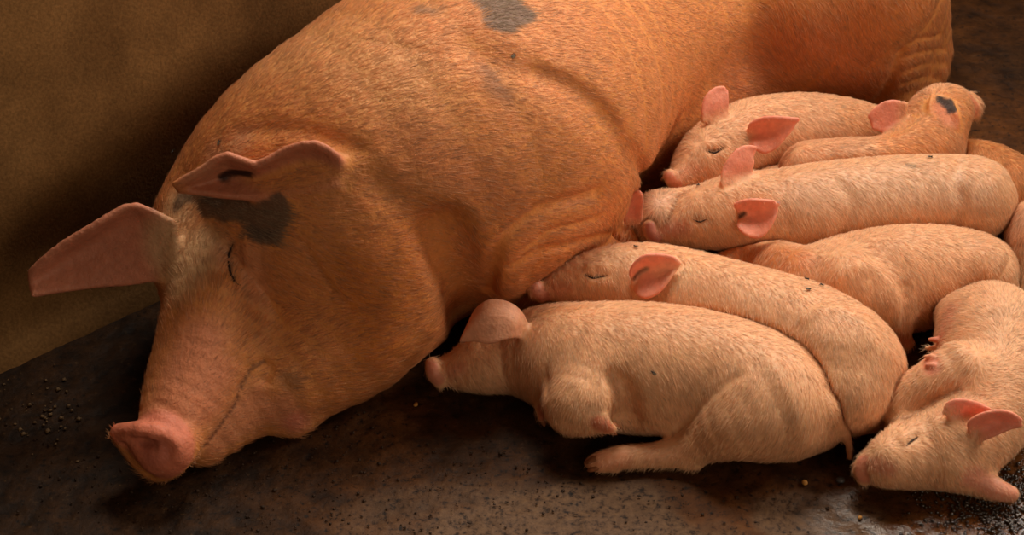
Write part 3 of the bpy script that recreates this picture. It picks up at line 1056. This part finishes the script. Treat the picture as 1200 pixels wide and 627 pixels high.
def grow_fur(b, V, Q, Nn, cols, furm, count, length, width, lift, parent, pale, mixp):
    T = np.vstack([Q[:, [0, 1, 2]], Q[:, [0, 2, 3]]])
    a, bb, c = V[T[:, 0]], V[T[:, 1]], V[T[:, 2]]
    ar = np.linalg.norm(np.cross(bb - a, c - a), axis=1)
    nz = Nn[T[:, 0]]
    ctr = a
    view = CAM - ctr
    facing = (view * nz).sum(1) / np.linalg.norm(view, axis=1)
    ar = ar * furm[T].mean(1) * (facing > -0.45) * (ctr[:, 2] > 0.004)
    cs = np.cumsum(ar)
    t = np.searchsorted(cs, rng.random(count) * cs[-1])
    t = np.minimum(t, len(T) - 1)
    u, v = rng.random(count), rng.random(count)
    fl = u + v > 1
    u[fl], v[fl] = 1 - u[fl], 1 - v[fl]
    w = np.stack([1 - u - v, u, v], 1)[:, :, None].astype(f4)
    P = (V[T[t]] * w).sum(1).astype(f4)
    n = (Nn[T[t]] * w).sum(1)
    n /= np.linalg.norm(n, axis=1)[:, None] + 1e-9
    col = (cols[T[t]] * w).sum(1)
    d = flow_dir(b, P, n)
    side = np.cross(n, d)
    d = d + side * rng.normal(0, 0.12, count)[:, None] + side * (0.22 * noise3(P, 40, 33))[:, None]
    d /= np.linalg.norm(d, axis=1)[:, None]
    side = np.cross(n, d)
    tw = rng.normal(0, 0.28, count)[:, None]
    wv = (side * np.cos(tw) + n * np.sin(tw)) * (width * 0.5)
    fm = (furm[T[t]] * w[:, :, 0]).sum(1)
    L = (length * rng.uniform(0.6, 1.25, count) * (0.35 + 0.65 * fm))[:, None]
    lf = (lift * rng.uniform(0.4, 1.8, count))[:, None]
    p0 = P - n * 0.0006
    p1 = P + d * L * 0.5 + n * L * lf * 0.75
    p2 = P + d * L + n * L * lf
    # bow down to the skin a little at the tip
    Vh = np.stack([p0 - wv, p0 + wv, p1 - wv * 0.8, p1 + wv * 0.8, p2], 1).reshape(-1, 3)
    k = np.arange(count)[:, None] * 5
    F = np.stack([k + [0, 1, 3], k + [0, 3, 2], k + [2, 3, 4]], 1).reshape(-1, 3)
    cl = 0.5 + 0.5 * noise3(P, 110, 55)
    br = (0.80 + 0.26 * cl + rng.normal(0, 0.15, count))[:, None]
    hc = (col * (1 - mixp) + np.array(pale) * mixp) * br
    hc = np.repeat(np.clip(hc, 0, 1), 5, 0)
    me = make_mesh('fur', Vh, F, hc, smooth=False)
    return link('fur', me, M_FUR, parent, kind='stuff')

def tube(pts, r, name, mat, parent, taper=True, **props):
    Pn = catmull(np.asarray(pts, float), 4)
    n = len(Pn)
    V, F = [], []
    S = 6
    for i in range(n):
        d = Pn[min(i + 1, n - 1)] - Pn[max(i - 1, 0)]
        d /= np.linalg.norm(d) + 1e-12
        a = np.cross(d, [0, 0.3, 1.0]); a /= np.linalg.norm(a)
        c = np.cross(d, a)
        t = i / (n - 1)
        rr = r * (max(math.sin(math.pi * t), 0.12) ** 0.6 if taper else 1)
        for q in range(S):
            an = 2 * math.pi * q / S
            V.append(Pn[i] + (a * math.cos(an) + c * math.sin(an)) * rr)
    for i in range(n - 1):
        for q in range(S):
            F.append([i * S + q, i * S + (q + 1) % S, (i + 1) * S + (q + 1) % S, (i + 1) * S + q])
    me = make_mesh(name, np.array(V), np.array(F))
    return link(name, me, mat, parent, **props)

def build(b, name, label, group, fur, mat, category='pig'):
    t = time.time()
    V, Q, Nn = surface_nets(b, b.voxel)
    cols = np.tile(b.skin, (len(V), 1)).astype(f4)
    furm = np.ones(len(V), f4)
    # natural mottling of the hide
    mott = fbm(V, 9, 71, 3)[:, None]
    cols *= 1 + mott * np.array([0.05, 0.10, 0.14])
    for pa, col in b.ears:
        i = inbox(V, pa.lo, pa.hi)
        d = pa.dist(V[i])
        w = smooth01((0.006 - d) / 0.006)
        tip = smooth01(poly_dist(V[i], pa.G[:, 0]) / 0.02)
        w = w * (0.35 + 0.65 * tip)
        cols[i] = cols[i] * (1 - w[:, None]) + np.array(col, f4) * w[:, None]
        furm[i] = furm[i] * (1 - 0.92 * w)
    for H, r, col, st, soft, fm, warp, line in b.paint:
        lo, hi = H.min(0) - r * 2, H.max(0) + r * 2
        i = inbox(V, lo, hi)
        if not len(i):
            continue
        d = poly_dist(V[i], H)
        if not line:
            d = np.min([np.sqrt(((V[i] - h.astype(f4)) ** 2).sum(1)) for h in H], 0)
        if warp:
            d = d + r * warp * fbm(V[i], 0.9 / max(r, 0.004) , 5, 4)
        w = smooth01((1 - d / r) / soft) * st
        cols[i] = cols[i] * (1 - w[:, None]) + np.array(col, f4) * w[:, None]
        if fm is not None:
            furm[i] = furm[i] * (1 - w) + fm * w
    me = make_mesh(name, V, Q, np.clip(cols, 0, 1))
    o = link(name, me, mat, label=label, category=category)
    if group:
        o['group'] = group
    if fur and not NOFUR:
        grow_fur(b, V, Q, Nn, cols, furm, parent=o, **fur)
    print('built', name, len(V), round(time.time() - t, 1))
    b.obj = o
    return o

NOFUR = False
PALE = lin((255, 226, 188))
FUR_SOW = dict(count=150000, length=0.018, width=0.00075, lift=0.045, pale=PALE, mixp=0.22)
FUR_PIG = dict(count=26000, length=0.0125, width=0.0006, lift=0.07, pale=PALE, mixp=0.62)

A = ANIMALS
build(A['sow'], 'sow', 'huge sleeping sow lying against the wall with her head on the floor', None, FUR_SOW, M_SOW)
G = 'piglets asleep in a heap beside the sow'
LABELS = {
    'front': 'nearest piglet, lying on its side with hind leg stretched forward and ear folded over',
    'second': 'piglet directly behind the nearest one, pink ear open, flies on its rump',
    'third': 'long pale piglet stretched across the middle of the heap with both ears up',
    'fourth': 'piglet farthest up the heap resting its closed eyes and snout against the sow belly',
    'fifth': 'piglet with a dark scab by its ear, head raised against the dark corner',
    'sixth': 'orange piglet back sloping to the right edge behind the scabbed one, ear tip showing',
    'seventh': 'pinkish piglet rump just poking in at the right edge above the corner piglet',
    'eighth': 'piglet with bent foreleg under the long pale one, its head tucked out of sight',
    'ninth': 'nearly buried piglet, only two ears and pale crown showing at the sow foreleg',
    'tenth': 'piglet in the bottom right corner sleeping on its side beside the wet floor',
}
for k, lab in LABELS.items():
    build(A[k], 'piglet', lab, G, dict(FUR_PIG, mixp=A[k].mixp), M_PIG, category='piglet')
_d = (np.array([v.co[:] for v in A['sow'].obj.data.vertices]) - W0) @ wn
print('sow to wall', _d.min())

# ------------------------------------------------------------------ small parts: lashes and hooves
def px_r(p, r):
    return r * depth_of(p) / FPX

def lash(b, pts, r=1.1):
    H = []
    for q in pts:
        h = b.hit(*q, carved=True)
        H.append(h + (CAM - h) / np.linalg.norm(CAM - h) * 0.0004)
    o = tube(H, px_r(H[0], r), 'eyelashes', M_LASH, b.obj)
    return o

def claw(b, base, tip, r):
    """base/tip: (px, py, height)"""
    P0, P1 = at(*base), at(*tip)
    rr = px_r(P0, r)
    d = P1 - P0
    prof = [(0, .75), (.25, 1.0), (.55, .9), (.8, .62), (.95, .3), (1, .04)]
    ax = d / np.linalg.norm(d)
    a = np.cross(ax, [0, 0, 1.0]); a /= np.linalg.norm(a)
    c = np.cross(ax, a)
    V, F, S = [], [], 10
    for t, k in prof:
        for q in range(S):
            an = 2 * math.pi * q / S
            V.append(P0 + d * t + (a * math.cos(an) + c * math.sin(an) * 0.75) * rr * k)
    for i in range(len(prof) - 1):
        for q in range(S):
            F.append([i * S + q, i * S + (q + 1) % S, (i + 1) * S + (q + 1) % S, (i + 1) * S + q])
    return link('hoof', make_mesh('hoof', np.array(V), np.array(F)), M_HOOF, b.obj)

lash(A['sow'], [(273, 286), (268, 300), (269, 316), (276, 331), (282, 334)], 1.3)
lash(A['second'], [(686, 322), (694, 326), (704, 324), (712, 323)])
lash(A['fourth'], [(829, 177), (838, 179), (848, 173)])
lash(A['third'], [(812, 257), (820, 260), (828, 257)], 0.9)
lash(A['tenth'], [(1062, 523), (1068, 517), (1076, 512)], 1.3)
claw(A['front'], (700, 537, .024), (685, 543, .012), 5.5)
claw(A['front'], (703, 546, .016), (688, 552, .008), 5)
claw(A['front'], (716, 497, .066), (728, 502, .056), 5)
claw(A['front'], (712, 504, .060), (723, 509, .050), 4.5)
claw(A['front'], (635, 488, .032), (638, 500, .02), 4)
claw(A['tenth'], (1178, 576, .022), (1192, 577, .012), 5)
claw(A['tenth'], (1174, 582, .018), (1189, 585, .008), 5)
claw(A['eighth'], (1061, 400, .024), (1070, 405, .012), 4.5)

# ------------------------------------------------------------------ flies
M_FLY = plain('fly_body', (30, 24, 20), 0.35)
M_WING = plain('fly_wing', (120, 104, 84), 0.3)

def ellipsoid(c, r, nu=8, nv=6):
    V, F = [], []
    for j in range(nv + 1):
        ph = math.pi * j / nv
        for i in range(nu):
            th = 2 * math.pi * i / nu
            V.append((c[0] + r[0] * math.cos(ph), c[1] + r[1] * math.sin(ph) * math.cos(th), c[2] + r[2] * math.sin(ph) * math.sin(th)))
    for j in range(nv):
        for i in range(nu):
            F.append([j * nu + i, j * nu + (i + 1) % nu, (j + 1) * nu + (i + 1) % nu, (j + 1) * nu + i])
    return np.array(V), np.array(F)

def joined(parts):
    V, F, n = [], [], 0
    for v, f in parts:
        V.append(v); F.append(f + n); n += len(v)
    return np.vstack(V), np.vstack(F)

def fly_meshes():
    bits = [ellipsoid((0.0014, 0, 0.0016), (0.0014, 0.0010, 0.0010)), ellipsoid((-0.0012, 0, 0.0015), (0.0022, 0.0011, 0.0010)),
            ellipsoid((0.0031, 0, 0.0016), (0.0008, 0.0009, 0.0008))]
    for sx in (-1, 0, 1):
        for sy in (-1, 1):
            p0 = np.array([0.0012 + sx * 0.0006, sy * 0.0006, 0.0012]); p1 = np.array([0.0012 + sx * 0.0018, sy * 0.0026, 0.0])
            w = np.array([0.0002, 0, 0.0001])
            v = np.array([p0 - w, p0 + w, p1 + w, p1 - w, p0 - w + [0, 0, .0003], p0 + w + [0, 0, .0003], p1 + w + [0, 0, .0003], p1 - w + [0, 0, .0003]])
            bits.append((v, np.array([[0, 1, 2, 3], [7, 6, 5, 4], [0, 4, 5, 1], [2, 6, 7, 3]])))
    bm = make_mesh('fly', *joined(bits)); bm.materials.append(M_FLY)
    wm = []
    for sy in (-1, 1):
        v, f = ellipsoid((-0.0016, sy * 0.0010, 0.0026), (0.0026, 0.0009, 0.00012))
        m = make_mesh('wing', v, f); m.materials.append(M_WING)
        wm.append(m)
    return bm, wm

FB, FW = fly_meshes()
import mathutils
def fly(b, px, py, ang, label, size=1.0):
    h = b.hit(px, py, carved=True)
    _, g = grad(b, np.array([h], f4))
    n = g[0].astype(float)
    dr = np.array([math.cos(ang), math.sin(ang), 0]); dr -= dr @ n * n; dr /= np.linalg.norm(dr)
    sd = np.cross(n, dr)
    M = mathutils.Matrix([[dr[0] * size, sd[0] * size, n[0] * size, h[0] + n[0] * .0006], [dr[1] * size, sd[1] * size, n[1] * size, h[1] + n[1] * .0006],
                          [dr[2] * size, sd[2] * size, n[2] * size, h[2] + n[2] * .0006], [0, 0, 0, 1]])
    o = bpy.data.objects.new('fly', FB); COL.objects.link(o)
    o['label'], o['category'], o['group'] = label, 'fly', 'flies resting on the animals'
    o.matrix_world = M
    for m in FW:
        w = bpy.data.objects.new('wing', m); COL.objects.link(w); w.parent = o

fly(A['second'], 945, 328, 0.4, 'small dark fly, uppermost of three on the rump of the second piglet')
fly(A['second'], 963, 335, 2.0, 'small dark fly, rightmost of three on the rump of the second piglet')
fly(A['second'], 947, 340, 0.0, 'small dark fly, lowest of three on the rump of the second piglet')
fly(A['second'], 745, 290, 2.4, 'tiny fly on the brow of the second piglet, above its ear')
fly(A['front'], 766, 437, 2.2, 'dark fly alone on the flank of the nearest piglet')
fly(A['third'], 818, 218, 1.0, 'tiny fly on the forehead of the long pale piglet')
fly(A['third'], 1090, 185, 0.3, 'tiny fly on the back of the long pale piglet')
fly(A['sow'], 601, 66, 1.2, 'small dark fly below the grey patch on the sow shoulder', 1.1)
fly(A['sow'], 204, 178, 2.0, 'small fly on the sow neck nearest the wall', 1.1)
fly(A['sow'], 258, 168, 1.2, 'small fly just above the near ear of the sow', 1.1)

# ------------------------------------------------------------------ grit and pebbles on the floor
def pebble(px, py, rpx, mat, label, seed, flat=0.65):
    p = at(px, py, rpx * 0.0012 * 0.5)
    r = px_r(p, rpx)
    v, f = ellipsoid((0, 0, 0), (r, r * 0.8, r * flat), 14, 10)
    v = v * (1 + 0.16 * noise3(v, 0.9 / r, seed))[:, None]
    o = link('pebble', make_mesh('pebble', v, f), mat, label=label, category='pebble', group='loose pebbles on the wet floor')
    o.location = (p[0], p[1], r * flat * 0.7)
    o.rotation_euler = (0, 0, seed)
    return o
M_KERN = plain('yellow_stone', (196, 138, 66), 0.6)
M_DARKST = plain('dark_stone', (72, 68, 68), 0.4)
pebble(487, 474, 3.2, M_KERN, 'small yellow kernel on the dark floor between sow jowl and nearest piglet', 1)
pebble(943, 565, 4.2, M_KERN, 'round yellow pebble on the floor below the nearest piglet rump', 2)
pebble(985, 562, 5.5, M_DARKST, 'dark grey pebble beside the snout of the corner piglet', 3)
pebble(1008, 606, 2.8, M_KERN, 'tiny tan pebble at the bottom below the corner piglet', 4)

def grit(name, count, cx, cy, sx, sy, col, rmin, rmax, seed, rough=0.7, spec=0.3):
    r_ = np.random.default_rng(seed)
    base = np.array([(1, 0, 0), (-1, 0, 0), (0, 1, 0), (0, -1, 0), (0, 0, 1), (0, 0, -1)], float)
    fc = np.array([(0, 2, 4), (2, 1, 4), (1, 3, 4), (3, 0, 4), (2, 0, 5), (1, 2, 5), (3, 1, 5), (0, 3, 5)])
    V, F = [], []
    n = 0
    for _ in range(count):
        c = at(cx + r_.normal(0, sx), cy + r_.normal(0, sy), 0)
        if (c - W0) @ wn < 0.04:
            continue
        rr = r_.uniform(rmin, rmax) * r_.uniform(0.4, 1)
        v = base * rr * r_.uniform(0.6, 1.3, (6, 3)) * [1, 1, .55]
        an = r_.uniform(0, 6.3)
        v = v @ np.array([[math.cos(an), math.sin(an), 0], [-math.sin(an), math.cos(an), 0], [0, 0, 1]])
        V.append(v + [c[0], c[1], rr * .2]); F.append(fc + n); n += 6
    o = link(name, make_mesh(name, np.vstack(V), np.vstack(F), smooth=True), plain(name + '_tone', col, rough, spec, scale=90))
    o['kind'] = 'stuff'
    return o
grit('grit', 70, 40, 485, 38, 30, (108, 84, 56), .001, .006, 5)['label'] = 'pale crumbs of dirt scattered on the floor below the far ear'
grit('grit', 900, 420, 560, 330, 45, (50, 32, 17), .001, .0035, 6)['label'] = 'dark brown grit scattered over the floor in front of the animals'
grit('grit', 1300, 1165, 590, 45, 26, (52, 40, 30), .0015, .005, 8, 0.12, 0.9)['label'] = 'wet grit at the bottom right beside the flung foreleg'
print('script', round(time.time() - T0, 1))
